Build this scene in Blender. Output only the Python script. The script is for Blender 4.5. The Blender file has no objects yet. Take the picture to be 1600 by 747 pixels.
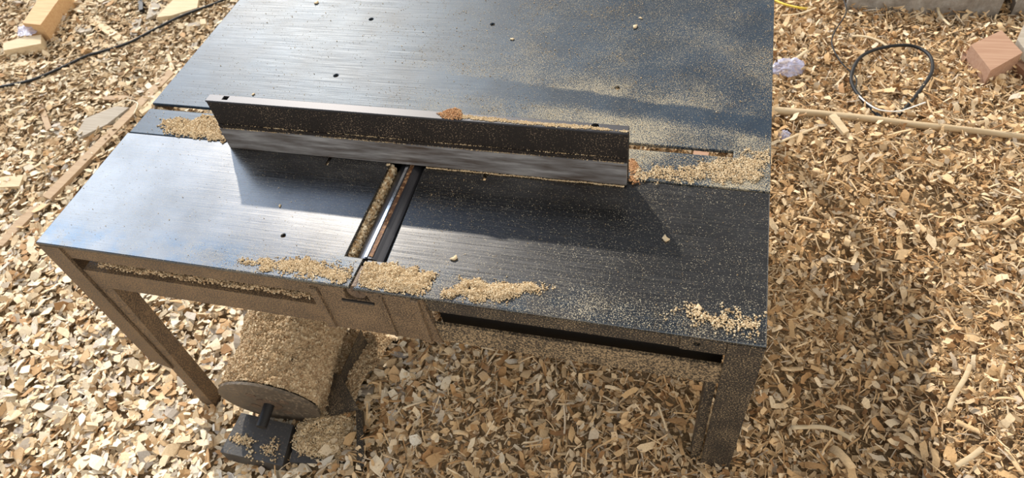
import bpy, bmesh, math, random
import numpy as np
from mathutils import Vector, Matrix, noise
random.seed(7); rng = np.random.default_rng(7)
S = bpy.context.scene
C = S.collection

# ---------------------------------------------------------------- camera, sky, sun, exposure
CAM = np.array([1.25657, -0.63293, 1.47021])
R_ = np.array([0.96580131, 0.23526369, -0.10899004])
U_ = np.array([-0.11310408, 0.76052064, 0.63938706])
D_ = np.array([-0.23331373, 0.60519365, -0.76112112])
F_ = 1110.454
cd = bpy.data.cameras.new('camera'); co = bpy.data.objects.new('camera', cd); C.objects.link(co)
m = Matrix.Identity(4)
for i in range(3):
    m[i][0] = R_[i]; m[i][1] = U_[i]; m[i][2] = -D_[i]; m[i][3] = CAM[i]
co.matrix_world = m
cd.sensor_width = 36; cd.lens = F_ / 1600 * 36; cd.clip_start = 0.02
cd.dof.use_dof = True; cd.dof.focus_distance = 1.35; cd.dof.aperture_fstop = 7.0
S.camera = co

SUN_EL, SUN_AZ = math.radians(33), math.radians(55)      # azimuth measured from -x towards +y
SUN = Vector((-math.cos(SUN_EL) * math.cos(SUN_AZ), math.cos(SUN_EL) * math.sin(SUN_AZ), math.sin(SUN_EL)))
sl = bpy.data.lights.new('sun', 'SUN'); so = bpy.data.objects.new('sun', sl); C.objects.link(so)
sl.energy = 5.0; sl.angle = math.radians(1.2); sl.color = (1.0, 0.91, 0.78)
so.rotation_euler = SUN.to_track_quat('Z', 'Y').to_euler(); so.location = SUN * 6

W = bpy.data.worlds.new('sky'); S.world = W; W.use_nodes = True
nt = W.node_tree; nt.nodes.clear()
def N(t, typ, **kw):
    n = t.nodes.new(typ)
    for k, v in kw.items(): setattr(n, k, v)
    return n
tc = N(nt, 'ShaderNodeTexCoord')
dt = N(nt, 'ShaderNodeVectorMath', operation='DOT_PRODUCT'); nt.links.new(tc.outputs['Generated'], dt.inputs[0])
gl = Vector((-0.80, 0.38, 0.46)).normalized(); dt.inputs[1].default_value = gl
rp = N(nt, 'ShaderNodeValToRGB'); nt.links.new(dt.outputs['Value'], rp.inputs[0])
cr = rp.color_ramp
cr.elements[0].position = 0.0; cr.elements[0].color = (1.18, 1.12, 1.03, 1)
cr.elements[1].position = 1.0; cr.elements[1].color = (6.5, 7.2, 8.0, 1)
for p, c in ((0.28, (0.55, 0.54, 0.52, 1)), (0.50, (0.20, 0.20, 0.20, 1)), (0.78, (0.13, 0.135, 0.15, 1)), (0.86, (0.36, 0.46, 0.64, 1)), (0.93, (1.3, 1.6, 2.1, 1)), (0.965, (3.6, 4.2, 5.0, 1))):
    e = cr.elements.new(p); e.color = c
bg = N(nt, 'ShaderNodeBackground'); bg.inputs['Strength'].default_value = 1.35
out = N(nt, 'ShaderNodeOutputWorld')
nt.links.new(rp.outputs[0], bg.inputs[0]); nt.links.new(bg.outputs[0], out.inputs[0])

vs = S.view_settings
vs.view_transform = 'Standard'; vs.look = 'None'; vs.gamma = 1.0; vs.use_curve_mapping = False; vs.exposure = 0.0

# ---------------------------------------------------------------- ground shape and pixel helpers
def sstep(a, b, x):
    t = np.clip((x - a) / (b - a), 0, 1); return t * t * (3 - 2 * t)
def G(x, y):
    x = np.asarray(x, float); y = np.asarray(y, float)
    g = -0.235 + 0.225 * sstep(0.12, 1.25, x)
    g = g + 0.12 * np.exp(-((x - 2.02) / 0.22) ** 2 - ((y - 0.10) / 0.30) ** 2)
    g = g - 0.060 * np.exp(-((x - 1.66) / 0.16) ** 2 - ((y - 0.50) / 0.14) ** 2)
    g = g + 0.035 * np.exp(-((x - 1.75) / 0.35) ** 2 - ((y - 0.95) / 0.22) ** 2)
    g = g + 0.008 * np.sin(x * 5.1 + y * 3.3) + 0.006 * np.sin(x * 11.0 - y * 7.0 + 1) + 0.004 * np.sin(y * 17 + x * 9)
    return g
def ray(u, v): return D_ + R_ * ((u - 800) / F_) - U_ * ((v - 373.5) / F_)
def onz(u, v, z):
    d = ray(u, v); return CAM + d * ((z - CAM[2]) / d[2])
def at(u, v, dz=0.0):                       # a point on (or dz above) the ground
    z = -0.1
    for _ in range(40):
        p = onz(u, v, z); z = 0.5 * z + 0.5 * (float(G(p[0], p[1])) + dz)
    return onz(u, v, z)

# ---------------------------------------------------------------- materials
def mat(name, col=(0.5, 0.5, 0.5), rough=0.6, metal=0.0, spec=0.5):
    m = bpy.data.materials.new(name); m.use_nodes = True
    b = m.node_tree.nodes['Principled BSDF']
    b.inputs['Base Color'].default_value = (*col, 1); b.inputs['Roughness'].default_value = rough
    b.inputs['Metallic'].default_value = metal; b.inputs['Specular IOR Level'].default_value = spec
    return m
def bsdf(m): return m.node_tree.nodes['Principled BSDF']
def ramp(t, fac, stops):
    r = N(t, 'ShaderNodeValToRGB'); t.links.new(fac, r.inputs[0]); e = r.color_ramp.elements
    while len(e) < len(stops): e.new(0.5)
    for k, (p, c) in enumerate(stops):
        e[k].position = p; e[k].color = (*c, 1) if len(c) == 3 else c
    return r.outputs[0]
def tex(t, scale=10, detail=4, vec=None, stretch=None, rough=0.6):
    n = N(t, 'ShaderNodeTexNoise'); n.inputs['Scale'].default_value = scale; n.inputs['Detail'].default_value = detail
    n.inputs['Roughness'].default_value = rough
    g = N(t, 'ShaderNodeNewGeometry'); src = g.outputs['Position']
    if stretch:
        mp = N(t, 'ShaderNodeMapping'); mp.inputs['Scale'].default_value = stretch; t.links.new(src, mp.inputs[0]); src = mp.outputs[0]
    t.links.new(src, n.inputs['Vector']); return n.outputs['Fac']
def mixc(t, fac, a, b):
    mx = N(t, 'ShaderNodeMix', data_type='RGBA')
    for s, v in ((mx.inputs[0], fac), (mx.inputs[6], a), (mx.inputs[7], b)):
        if isinstance(v, (int, float)): s.default_value = v
        elif isinstance(v, tuple): s.default_value = (*v, 1)
        else: t.links.new(v, s)
    return mx.outputs[2]
def math_(t, op, a, b=None):
    n = N(t, 'ShaderNodeMath', operation=op)
    for s, v in zip(n.inputs, (a, b)):
        if v is None: continue
        if isinstance(v, (int, float)): s.default_value = v
        else: t.links.new(v, s)
    return n.outputs[0]
def mapr(t, v, a, b, c=0.0, d=1.0):
    n = N(t, 'ShaderNodeMapRange'); n.interpolation_type = 'SMOOTHSTEP'
    t.links.new(v, n.inputs[0])
    for i, q in enumerate((a, b, c, d)): n.inputs[i + 1].default_value = q
    return n.outputs[0]
def bump(m, h, strength=0.3, dist=0.002):
    t = m.node_tree; b = N(t, 'ShaderNodeBump'); b.inputs['Strength'].default_value = strength; b.inputs['Distance'].default_value = dist
    t.links.new(h, b.inputs['Height']); t.links.new(b.outputs[0], bsdf(m).inputs['Normal'])

def wood_mat(name, c1, c2, rough=0.75, stretch=(3, 40, 40)):
    m = mat(name, c1, rough, 0, 0.25); t = m.node_tree
    n = N(t, 'ShaderNodeTexNoise'); n.inputs['Scale'].default_value = 3; n.inputs['Detail'].default_value = 5
    tcn = N(t, 'ShaderNodeTexCoord'); mp = N(t, 'ShaderNodeMapping'); mp.inputs['Scale'].default_value = stretch
    t.links.new(tcn.outputs['Object'], mp.inputs[0]); t.links.new(mp.outputs[0], n.inputs[0])
    f = n.outputs['Fac']
    t.links.new(ramp(t, f, [(0.35, c1), (0.65, c2)]), bsdf(m).inputs['Base Color'])
    bump(m, f, 0.25, 0.002); return m

def chip_mat(name, stops, rough=0.8):       # every flake takes one colour of its own
    m = mat(name, (0.6, 0.45, 0.27), rough, 0, 0.25); t = m.node_tree
    g = N(t, 'ShaderNodeNewGeometry')
    c = ramp(t, g.outputs['Random Per Island'], stops)
    n = tex(t, 260, 3)
    dk = ramp(t, n, [(0.3, (0.80, 0.78, 0.75)), (0.65, (1.06, 1.05, 1.04))])
    mx = N(t, 'ShaderNodeMix', data_type='RGBA', blend_type='MULTIPLY'); mx.inputs[0].default_value = 0.8
    t.links.new(c, mx.inputs[6]); t.links.new(dk, mx.inputs[7])
    t.links.new(mx.outputs[2], bsdf(m).inputs['Base Color']); bump(m, n, 0.3, 0.001)
    return m
M = {}
M['chips'] = chip_mat('pale_chip_wood', [(0.0, (0.36, 0.20, 0.09)), (0.10, (0.54, 0.35, 0.18)), (0.28, (0.66, 0.50, 0.31)), (0.5, (0.75, 0.61, 0.42)), (0.8, (0.83, 0.73, 0.56)), (0.94, (0.55, 0.48, 0.40)), (1.0, (0.42, 0.37, 0.32))])
M['shavings'] = chip_mat('shaving_wood', [(0.0, (0.28, 0.15, 0.065)), (0.12, (0.43, 0.255, 0.115)), (0.35, (0.58, 0.39, 0.20)), (0.6, (0.66, 0.48, 0.28)), (0.85, (0.74, 0.59, 0.39)), (1.0, (0.46, 0.38, 0.29))])
M['grain'] = chip_mat('sawdust', [(0.0, (0.36, 0.245, 0.13)), (0.4, (0.53, 0.395, 0.235)), (0.8, (0.62, 0.50, 0.33)), (1.0, (0.70, 0.60, 0.43))], 0.9)
M['coat'] = chip_mat('caked_sawdust', [(0.0, (0.32, 0.21, 0.115)), (0.4, (0.45, 0.325, 0.195)), (0.8, (0.54, 0.42, 0.27)), (1.0, (0.64, 0.53, 0.37))], 0.95)
M['reddust'] = chip_mat('red_sawdust', [(0.0, (0.34, 0.16, 0.07)), (0.6, (0.50, 0.28, 0.14)), (1.0, (0.62, 0.42, 0.24))], 0.9)

gm = mat('ground_litter', (0.3, 0.2, 0.1), 0.95, 0, 0.1); t = gm.node_tree
f = tex(t, 60, 8, rough=0.7)
t.links.new(ramp(t, f, [(0.25, (0.24, 0.15, 0.08)), (0.5, (0.42, 0.29, 0.16)), (0.75, (0.60, 0.45, 0.27))]), bsdf(gm).inputs['Base Color'])
bump(gm, f, 1.0, 0.02); M['ground'] = gm

def steel_top(name, base, base2, rough, metal, dust_fn=None, streak=True):
    m = mat(name, base, rough, metal, 0.5); t = m.node_tree; b = bsdf(m)
    st = tex(t, 1.0, 6, stretch=(6, 420, 6), rough=0.7)      # scratches along the feed direction
    bl = tex(t, 9, 5)
    col = ramp(t, bl, [(0.3, base), (0.7, base2)])
    r = N(t, 'ShaderNodeMapRange'); t.links.new(st, r.inputs[0])
    for i, q in enumerate((0.3, 0.7, rough - 0.07, rough + 0.09)): r.inputs[i + 1].default_value = q
    t.links.new(r.outputs[0], b.inputs['Roughness'])
    if name.startswith('worn'):            # remains of blue paint along the front edge
        x_, y_, z_ = sep(t); pb = math_(t, 'MULTIPLY', mapr(t, y_, 0.085, 0.03), mapr(t, tex(t, 16, 5), 0.42, 0.60))
        col = mixc(t, math_(t, 'MULTIPLY', pb, 0.6), col, (0.06, 0.085, 0.115))
    if dust_fn:
        fac = dust_fn(t); sp = tex(t, 520, 2)
        thr = math_(t, 'ADD', sp, math_(t, 'MULTIPLY', fac, 0.42))
        k = mapr(t, thr, 0.66, 0.74)
        col = mixc(t, k, col, (0.34, 0.29, 0.20))
        mk = math_(t, 'SUBTRACT', 1.0, k)
        t.links.new(math_(t, 'MULTIPLY', mk, metal), b.inputs['Metallic'])
        rr = N(t, 'ShaderNodeMix'); t.links.new(k, rr.inputs[0]); t.links.new(r.outputs[0], rr.inputs[2]); rr.inputs[3].default_value = 0.9
        t.links.new(rr.outputs[0], b.inputs['Roughness'])
    t.links.new(col, b.inputs['Base Color']); bump(m, st, 0.10 if streak else 0.04, 0.0006)
    return m
def sep(t):
    g = N(t, 'ShaderNodeNewGeometry'); s = N(t, 'ShaderNodeSeparateXYZ'); t.links.new(g.outputs['Position'], s.inputs[0]); return s.outputs
def rear_dust(t):
    x, y, z = sep(t); n = tex(t, 5, 4)
    yy = math_(t, 'ADD', y, math_(t, 'MULTIPLY', x, 0.11)); yy = math_(t, 'ADD', yy, math_(t, 'MULTIPLY', tex(t, 7, 3), 0.04))
    clean = math_(t, 'SUBTRACT', 1.0, math_(t, 'MULTIPLY', math_(t, 'MULTIPLY', mapr(t, yy, 0.635, 0.675), mapr(t, yy, 0.715, 0.703)), 0.75))     # a swept streak
    a = math_(t, 'MULTIPLY', mapr(t, x, 0.35, 1.05), mapr(t, y, 0.98, 0.36))
    b = math_(t, 'MULTIPLY', mapr(t, x, 0.5, 0.9), 0.35)
    return math_(t, 'MULTIPLY', math_(t, 'ADD', math_(t, 'ADD', math_(t, 'MULTIPLY', a, 0.34), math_(t, 'MULTIPLY', b, 0.42)), 0.07), math_(t, 'MULTIPLY', mapr(t, n, 0.30, 0.68, 0.30, 1.0), clean))
def front_dust(t):
    x, y, z = sep(t); n = tex(t, 6, 4)
    a = math_(t, 'MULTIPLY', mapr(t, y, 0.10, 0.02), mapr(t, x, 0.25, 0.55))
    return math_(t, 'MULTIPLY', math_(t, 'ADD', math_(t, 'MULTIPLY', a, 0.20), 0.12), mapr(t, n, 0.3, 0.7, 0.4, 1.0))
M['rear'] = steel_top('blue_black_painted_steel', (0.014, 0.024, 0.038), (0.025, 0.044, 0.069), 0.48, 0.30, rear_dust, False); bsdf(M['rear']).inputs['Specular IOR Level'].default_value = 0.30
M['front'] = steel_top('worn_planed_steel', (0.084, 0.084, 0.086), (0.119, 0.119, 0.122), 0.25, 0.95, front_dust)

def dusty(name, dark, dust, lo, hi, scale=340):
    m = mat(name, dark, 0.6, 0.2, 0.3); t = m.node_tree
    a = tex(t, scale, 2); b_ = tex(t, 14, 4)
    k = mapr(t, math_(t, 'ADD', a, math_(t, 'MULTIPLY', b_, 0.28)), lo, hi)
    t.links.new(mixc(t, k, dark, dust), bsdf(m).inputs['Base Color'])
    t.links.new(mapr(t, k, 0, 1, 0.5, 0.95), bsdf(m).inputs['Roughness'])
    bump(m, a, 0.5, 0.0015); return m
M['apron'] = dusty('dust_coated_steel', (0.060, 0.043, 0.031), (0.26, 0.175, 0.10), 0.52, 0.80)
M['apron_mid'] = dusty('half_dusted_steel', (0.05, 0.04, 0.03), (0.36, 0.26, 0.15), 0.56, 0.78)
M['apron_dark'] = dusty('lightly_dusted_steel', (0.035, 0.030, 0.026), (0.30, 0.22, 0.13), 0.64, 0.82)
M['fence'] = dusty('dusty_black_steel', (0.020, 0.016, 0.014), (0.28, 0.205, 0.14), 0.715, 0.86, 330)
M['fence_bar'] = mat('bare_steel', (0.22, 0.22, 0.23), 0.5, 0.55); t = M['fence_bar'].node_tree
fb = tex(t, 1, 5, stretch=(9, 60, 90)); t.links.new(ramp(t, fb, [(0.30, (0.10, 0.075, 0.06)), (0.50, (0.26, 0.25, 0.25)), (0.68, (0.46, 0.455, 0.46))]), bsdf(M['fence_bar']).inputs['Base Color'])
bump(M['fence_bar'], fb, 0.15, 0.001)
M['flange'] = mat('dark_steel_flange', (0.055, 0.055, 0.062), 0.48, 0.6)
M['black'] = mat('black_steel', (0.018, 0.017, 0.017), 0.5, 0.3)
M['cutter'] = mat('cutter_steel', (0.10, 0.10, 0.11), 0.34, 0.9)
M['knife'] = mat('polished_knife_steel', (0.75, 0.77, 0.80), 0.22, 1.0)
M['rust'] = dusty('rusty_steel', (0.10, 0.045, 0.02), (0.35, 0.20, 0.10), 0.6, 0.85, 160)
M['cable'] = mat('black_rubber', (0.010, 0.010, 0.010), 0.6, 0, 0.3)
M['wire'] = mat('black_wire', (0.012, 0.012, 0.012), 0.6, 0, 0.3)
M['white'] = mat('white_plastic', (0.75, 0.72, 0.66), 0.5)
M['yellow'] = mat('yellow_plastic', (0.75, 0.55, 0.07), 0.45)
M['strap'] = mat('cream_strap', (0.75, 0.66, 0.48), 0.6)
M['blade'] = dusty('dusty_grey_steel', (0.10, 0.08, 0.06), (0.27, 0.205, 0.14), 0.60, 0.95, 120)
M['bearing'] = dusty('dusty_bearing', (0.10, 0.07, 0.05), (0.30, 0.2, 0.12), 0.6, 0.9)
M['gwood'] = dusty('dusty_blackened_wood', (0.055, 0.052, 0.05), (0.24, 0.19, 0.13), 0.70, 1.0, 180)
M['orange'] = wood_mat('orange_pine', (0.50, 0.30, 0.14), (0.57, 0.37, 0.19))
M['pine'] = wood_mat('pale_pine', (0.50, 0.38, 0.23), (0.57, 0.45, 0.29))
M['tan'] = wood_mat('tan_wood', (0.35, 0.235, 0.14), (0.42, 0.30, 0.185))
M['grey'] = wood_mat('weathered_grey_wood', (0.29, 0.245, 0.19), (0.37, 0.32, 0.255))
M['pink'] = wood_mat('pinkish_hardwood', (0.31, 0.175, 0.11), (0.37, 0.225, 0.145))
M['polewood'] = wood_mat('weathered_pole_wood', (0.42, 0.31, 0.18), (0.50, 0.39, 0.25))
cm = mat('concrete', (0.4, 0.37, 0.33), 0.9, 0, 0.2); t = cm.node_tree
f = tex(t, 22, 8, rough=0.7); t.links.new(ramp(t, f, [(0.3, (0.17, 0.145, 0.12)), (0.5, (0.28, 0.25, 0.215)), (0.75, (0.42, 0.40, 0.37))]), bsdf(cm).inputs['Base Color']); bump(cm, f, 0.7, 0.01); M['concrete'] = cm
pm = mat('clear_plastic_film', (0.62, 0.64, 0.85), 0.18); t = pm.node_tree
b = bsdf(pm); b.inputs['Alpha'].default_value = 0.5; b.inputs['Transmission Weight'].default_value = 0.25; M['film'] = pm

# ---------------------------------------------------------------- object helpers
def link(name, me, m=None, parent=None, smooth=False):
    o = bpy.data.objects.new(name, me); C.objects.link(o)
    if m is not None and not me.materials: me.materials.append(m)
    me.polygons.foreach_set('use_smooth', [bool(smooth)] * len(me.polygons))
    if parent is not None:
        o.parent = parent
        o.matrix_parent_inverse = Matrix.Translation(-parent_world(parent))
    return o
def parent_world(p):
    v = Vector(p.location)
    if p.parent: v = parent_loc(p)
    return v
def parent_loc(p):          # parts keep world-space mesh data, so their own origin sits at the world origin
    return Vector((0, 0, 0))
def tag(o, label, cat, group=None, kind=None):
    o['label'] = label
    if kind: o['kind'] = kind
    o['category'] = cat
    if group: o['group'] = group
    return o
def thing(name, label, cat, loc, group=None):
    o = bpy.data.objects.new(name, None); C.objects.link(o); o.location = loc; o.empty_display_size = 0.05
    return tag(o, label, cat, group)
def bm_obj(name, bm, m, parent=None, smooth=False, bev=0.0, seg=2):
    if bev:
        bmesh.ops.bevel(bm, geom=[e for e in bm.edges if e.is_manifold and e.calc_face_angle(0) > 0.4], offset=bev, segments=seg, affect='EDGES', profile=0.6, clamp_overlap=True)
    bmesh.ops.recalc_face_normals(bm, faces=bm.faces)
    me = bpy.data.meshes.new(name); bm.to_mesh(me); bm.free()
    return link(name, me, m, parent, smooth)
def add_box(bm, x0, x1, y0, y1, z0, z1):
    v = [bm.verts.new((x, y, z)) for x in (x0, x1) for y in (y0, y1) for z in (z0, z1)]
    for f in ((0, 1, 3, 2), (4, 6, 7, 5), (0, 4, 5, 1), (2, 3, 7, 6), (0, 2, 6, 4), (1, 5, 7, 3)):
        bm.faces.new([v[i] for i in f])
def box(name, x0, x1, y0, y1, z0, z1, m, parent=None, bev=0.0015):
    bm = bmesh.new(); add_box(bm, x0, x1, y0, y1, z0, z1); return bm_obj(name, bm, m, parent, bev=bev)
def add_prism(bm, bottom, top):
    a = [bm.verts.new(p) for p in bottom]; b = [bm.verts.new(p) for p in top]; n = len(a)
    bm.faces.new(list(reversed(a))); bm.faces.new(b)
    for i in range(n): bm.faces.new((a[i], a[(i + 1) % n], b[(i + 1) % n], b[i]))
def prism(name, bottom, top, m, parent=None, bev=0.0015):
    bm = bmesh.new(); add_prism(bm, bottom, top); return bm_obj(name, bm, m, parent, bev=bev)
def plate2d(name, outer, holes, t0, t1, m, parent=None, bev=0.0008, axis='Z', off=0.0):
    """a flat plate with real holes: outline in a plane, thickness t0..t1 along the axis"""
    cu = bpy.data.curves.new(name, 'CURVE'); cu.dimensions = '2D'; cu.fill_mode = 'BOTH'
    cu.extrude = (t1 - t0) / 2 - bev; cu.bevel_depth = bev; cu.bevel_resolution = 1; cu.offset = -bev
    for loop in [outer] + list(holes):
        s = cu.splines.new('POLY'); s.points.add(len(loop) - 1); s.use_cyclic_u = True
        for p, q in zip(s.points, loop): p.co = (q[0], q[1], 0, 1)
    o = bpy.data.objects.new(name, cu); C.objects.link(o)
    dg = bpy.context.evaluated_depsgraph_get(); dg.update()
    me = bpy.data.meshes.new_from_object(o.evaluated_get(dg)); bpy.data.objects.remove(o); bpy.data.curves.remove(cu)
    mid = (t0 + t1) / 2
    for v in me.vertices:
        x, y, z = v.co
        v.co = (x, y, z + mid) if axis == 'Z' else (x, -z + mid, y)
    me.materials.clear(); me.name = name
    return link(name, me, m, parent)
def circ(cx, cy, r, n=14, ry=None):
    ry = ry or r; return [(cx + r * math.cos(2 * math.pi * i / n), cy + ry * math.sin(2 * math.pi * i / n)) for i in range(n)]
def rect(x0, x1, y0, y1): return [(x0, y0), (x1, y0), (x1, y1), (x0, y1)]
def add_cyl(bm, a, b, r, n=28, r2=None):
    a, b = Vector(a), Vector(b); q = (b - a).to_track_quat('Z', 'Y'); r2 = r if r2 is None else r2
    A = [a + q @ Vector((r * math.cos(2 * math.pi * i / n), r * math.sin(2 * math.pi * i / n), 0)) for i in range(n)]
    B = [b + q @ Vector((r2 * math.cos(2 * math.pi * i / n), r2 * math.sin(2 * math.pi * i / n), 0)) for i in range(n)]
    add_prism(bm, A, B)
def cyl(name, a, b, r, m, parent=None, n=32, bev=0.001, smooth=False):
    bm = bmesh.new(); add_cyl(bm, a, b, r, n); return bm_obj(name, bm, m, parent, bev=bev, smooth=smooth)
def smooth_pts(P, k=8):
    P = [np.array(p, float) for p in P]; out = []
    for i in range(len(P) - 1):
        p0 = P[max(i - 1, 0)]; p1 = P[i]; p2 = P[i + 1]; p3 = P[min(i + 2, len(P) - 1)]
        for j in range(k):
            s = j / k
            out.append(0.5 * ((2 * p1) + (-p0 + p2) * s + (2 * p0 - 5 * p1 + 4 * p2 - p3) * s * s + (-p0 + 3 * p1 - 3 * p2 + p3) * s ** 3))
    out.append(P[-1]); return out
def tube(name, P, r, m, n=10, parent=None, taper=None, flat=1.0):
    bm = bmesh.new(); P = [Vector(p) for p in P]; rings = []
    for i, p in enumerate(P):
        d = (P[min(i + 1, len(P) - 1)] - P[max(i - 1, 0)]).normalized()
        sx = d.cross(Vector((0, 0, 1))).normalized(); sz = sx.cross(d)
        rr = r if taper is None else r + (taper - r) * i / (len(P) - 1)
        rings.append([bm.verts.new(p + sx * rr * math.cos(2 * math.pi * k / n) + sz * rr * flat * math.sin(2 * math.pi * k / n)) for k in range(n)])
    for a, b in zip(rings, rings[1:]):
        for k in range(n): bm.faces.new((a[k], a[(k + 1) % n], b[(k + 1) % n], b[k]))
    bm.faces.new(rings[0]); bm.faces.new(rings[-1])
    return bm_obj(name, bm, m, parent, smooth=True)
def np_mesh(name, verts, quads=None, tris=None):
    me = bpy.data.meshes.new(name); nq = 0 if quads is None else len(quads); ntr = 0 if tris is None else len(tris)
    me.vertices.add(len(verts)); me.vertices.foreach_set('co', np.asarray(verts, np.float32).ravel())
    idx = []; st = []; tot = []
    if nq: idx.append(quads.ravel()); st.append(np.arange(nq) * 4); tot.append(np.full(nq, 4))
    if ntr: idx.append(tris.ravel()); st.append(nq * 4 + np.arange(ntr) * 3); tot.append(np.full(ntr, 3))
    idx = np.concatenate(idx).astype(np.int32); st = np.concatenate(st).astype(np.int32)
    me.loops.add(len(idx)); me.loops.foreach_set('vertex_index', idx)
    me.polygons.add(len(st)); me.polygons.foreach_set('loop_start', st)
    try: me.polygons.foreach_set('loop_total', np.concatenate(tot).astype(np.int32))
    except Exception: pass
    me.update(calc_edges=True); return me

# ---------------------------------------------------------------- ground
nx, ny = 200, 130
gx = np.linspace(-3.6, 3.4, nx); gy = np.linspace(-1.1, 3.1, ny)
X, Y = np.meshgrid(gx, gy); Z = G(X, Y) - 0.012
V = np.stack([X, Y, Z], -1).reshape(-1, 3)
I = (np.arange(ny - 1)[:, None] * nx + np.arange(nx - 1)[None]).ravel()
Q = np.stack([I, I + 1, I + 1 + nx, I + nx], 1)
go = link('ground', np_mesh('ground', V, Q), M['ground'], smooth=True); go['kind'] = 'structure'

# ---------------------------------------------------------------- the jointer table
H = 0.4843; TW = 1.40; TD = 1.15; TH = 0.008
T = thing('jointer_table', 'black steel planing table with a cutter slot, standing on angle-iron legs over wood chips', 'machine table', (0.7, 0.5, 0.0))
scr = [(0.4201, 0.8118), (0.7443, 0.8130), (0.4193, 0.5796), (1.0814, 0.6005)]
SLOT = [(-0.004, 0.411), (0.0, 0.411)]
rear_outer = [(0.004, 0.3315), (TW, 0.3315), (TW, TD), (0.0, TD), (0.0, 0.434), (0.0, 0.434), (1.331, 0.431), (1.331, 0.4135), (0.006, 0.4155)]
plate2d('rear_plate', rear_outer, [circ(x, y, 0.0055) for x, y in scr], H - TH, H, M['rear'], T, bev=0.0018)
inf = [(0, 0), (0.690, 0), (0.6935, 0.066), (0.656, 0.066), (0.656, 0.330), (0, 0.330)]
plate2d('infeed_plate', inf, [[(0.5170, 0.290), (0.5225, 0.290), (0.5225, 0.326), (0.5155, 0.326)], circ(0.5142, 0.0944, 0.004)], H - TH, H, M['front'], T, bev=0.0018)
DROP = 0.003
outf = [(0.697, 0), (TW, 0), (TW, 0.330), (0.729, 0.330), (0.737, 0.066), (0.7005, 0.066)]
plate2d('outfeed_plate', outf, [[(0.858, 0.293), (0.8645, 0.293), (0.8645, 0.326), (0.858, 0.326)]], H - TH - DROP, H - DROP, M['front'], T, bev=0.0018)
# front frame: upper rails, lower rails, housing
zt = H - TH - 0.0005
box('upper_rail', 0.046, 0.600, 0.006, 0.014, 0.436, zt, M['apron'], T)
box('upper_rail', 0.8245, 1.343, 0.006, 0.014, 0.434, zt - DROP, M['apron_dark'], T)
def lower_rail(x0, x1):
    bm = bmesh.new(); add_box(bm, x0, x1, 0.006, 0.012, 0.337, 0.397); add_box(bm, x0, x1, 0.012, 0.060, 0.390, 0.3965)
    return bm_obj('lower_rail', bm, M['apron'], T, bev=0.001)
lower_rail(0.052, 0.600)
box('lower_rail', 0.835, 1.343, 0.004, 0.010, 0.337, 0.396, M['apron_mid'], T)
box('back_strip', 0.835, 1.343, 0.030, 0.036, 0.337, zt - DROP, M['black'], T)  # black backing put in for the shade of the recess between the rails
box('back_strip', 0.600, 0.835, 0.062, 0.070, 0.39, zt - DROP, M['black'], T)
box('back_strip', 0.052, 0.600, 0.062, 0.070, 0.39, zt, M['apron'], T)
gp = plate2d('gusset_plate', rect(1.270, 1.342, 0.438, zt - DROP), [circ(1.296, 0.459, 0.006)], 0.0, 0.006, M['apron_dark'], T, axis='Y')
# housing of the cutter bearing
hs = plate2d('bearing_housing', [(0.602, 0.336), (0.838, 0.336), (0.826, zt - DROP), (0.716, zt - DROP), (0.722, 0.444), (0.672, 0.444), (0.676, zt), (0.602, zt)], [], 0.0, 0.012, M['apron'], T, axis='Y')
box('rib', 0.606, 0.622, -0.006, 0.0, 0.34, 0.468, M['apron'], hs)
box('rib', 0.806, 0.820, -0.006, 0.0, 0.34, 0.474, M['apron'], hs)
box('rib', 0.745, 0.750, -0.004, 0.0, 0.34, 0.470, M['apron'], hs)
bm = bmesh.new(); add_cyl(bm, (0.697, 0.004, 0.4635), (0.697, 0.05, 0.4635), 0.0185, 36); add_cyl(bm, (0.697, 0.002, 0.4635), (0.697, 0.004, 0.4635), 0.007)
bm_obj('bearing', bm, M['bearing'], hs, bev=0.0006)
box('bearing_seat', 0.655, 0.740, 0.0125, 0.060, 0.40, 0.4445, M['black'], hs)
box('bearing_ledge', 0.664, 0.728, -0.003, 0.0, 0.438, 0.443, M['black'], hs)
# under-table side and rear rails
box('side_rail', 0.002, 0.008, 0.01, TD - 0.005, 0.436, zt, M['apron'], T)
box('side_rail', TW - 0.006, TW - 0.0005, 0.01, TD - 0.005, 0.434, zt - DROP, M['apron'], T)
box('rear_rail', 0.01, TW - 0.01, TD - 0.012, TD - 0.006, 0.436, zt, M['apron'], T)
box('cross_rail', 0.01, TW - 0.01, 0.34, 0.39, 0.436, 0.442, M['black'], T)
# legs: each is a wide outer angle, a narrower inner angle welded to it
def leg(top, bot, zc, zb, sx, sy, x0, y0, wide, m):
    """outer angle between z=zc and the top, inner angle down to zb"""
    bm = bmesh.new(); x1 = x0 + sx * wide
    xa, xb = min(x0, x1), max(x0, x1); cut = 0.03 if zc > zb + 0.02 else 0
    # front flange with a slanting cut at the foot
    lo = [(x0, y0, zc), (x1, y0, zc - cut), (x1, y0 + sy * 0.006, zc - cut), (x0, y0 + sy * 0.006, zc)]
    hi = [(x0, y0, top), (x1, y0, top), (x1, y0 + sy * 0.006, top), (x0, y0 + sy * 0.006, top)]
    add_prism(bm, lo, hi)
    ya, yb = sorted((y0 + sy * 0.006, y0 + sy * 0.055))
    xs = sorted((x0, x0 + sx * 0.006)); add_box(bm, xs[0], xs[1], ya, yb, zc, top)
    return bm_obj('leg', bm, m, T, bev=0.001)
lf = leg(zt, 0, 0.02, -0.235, 1, 1, 0.0, 0.0, 0.050, M['apron'])
bm = bmesh.new()                                                   # extension of the front-left leg
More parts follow.
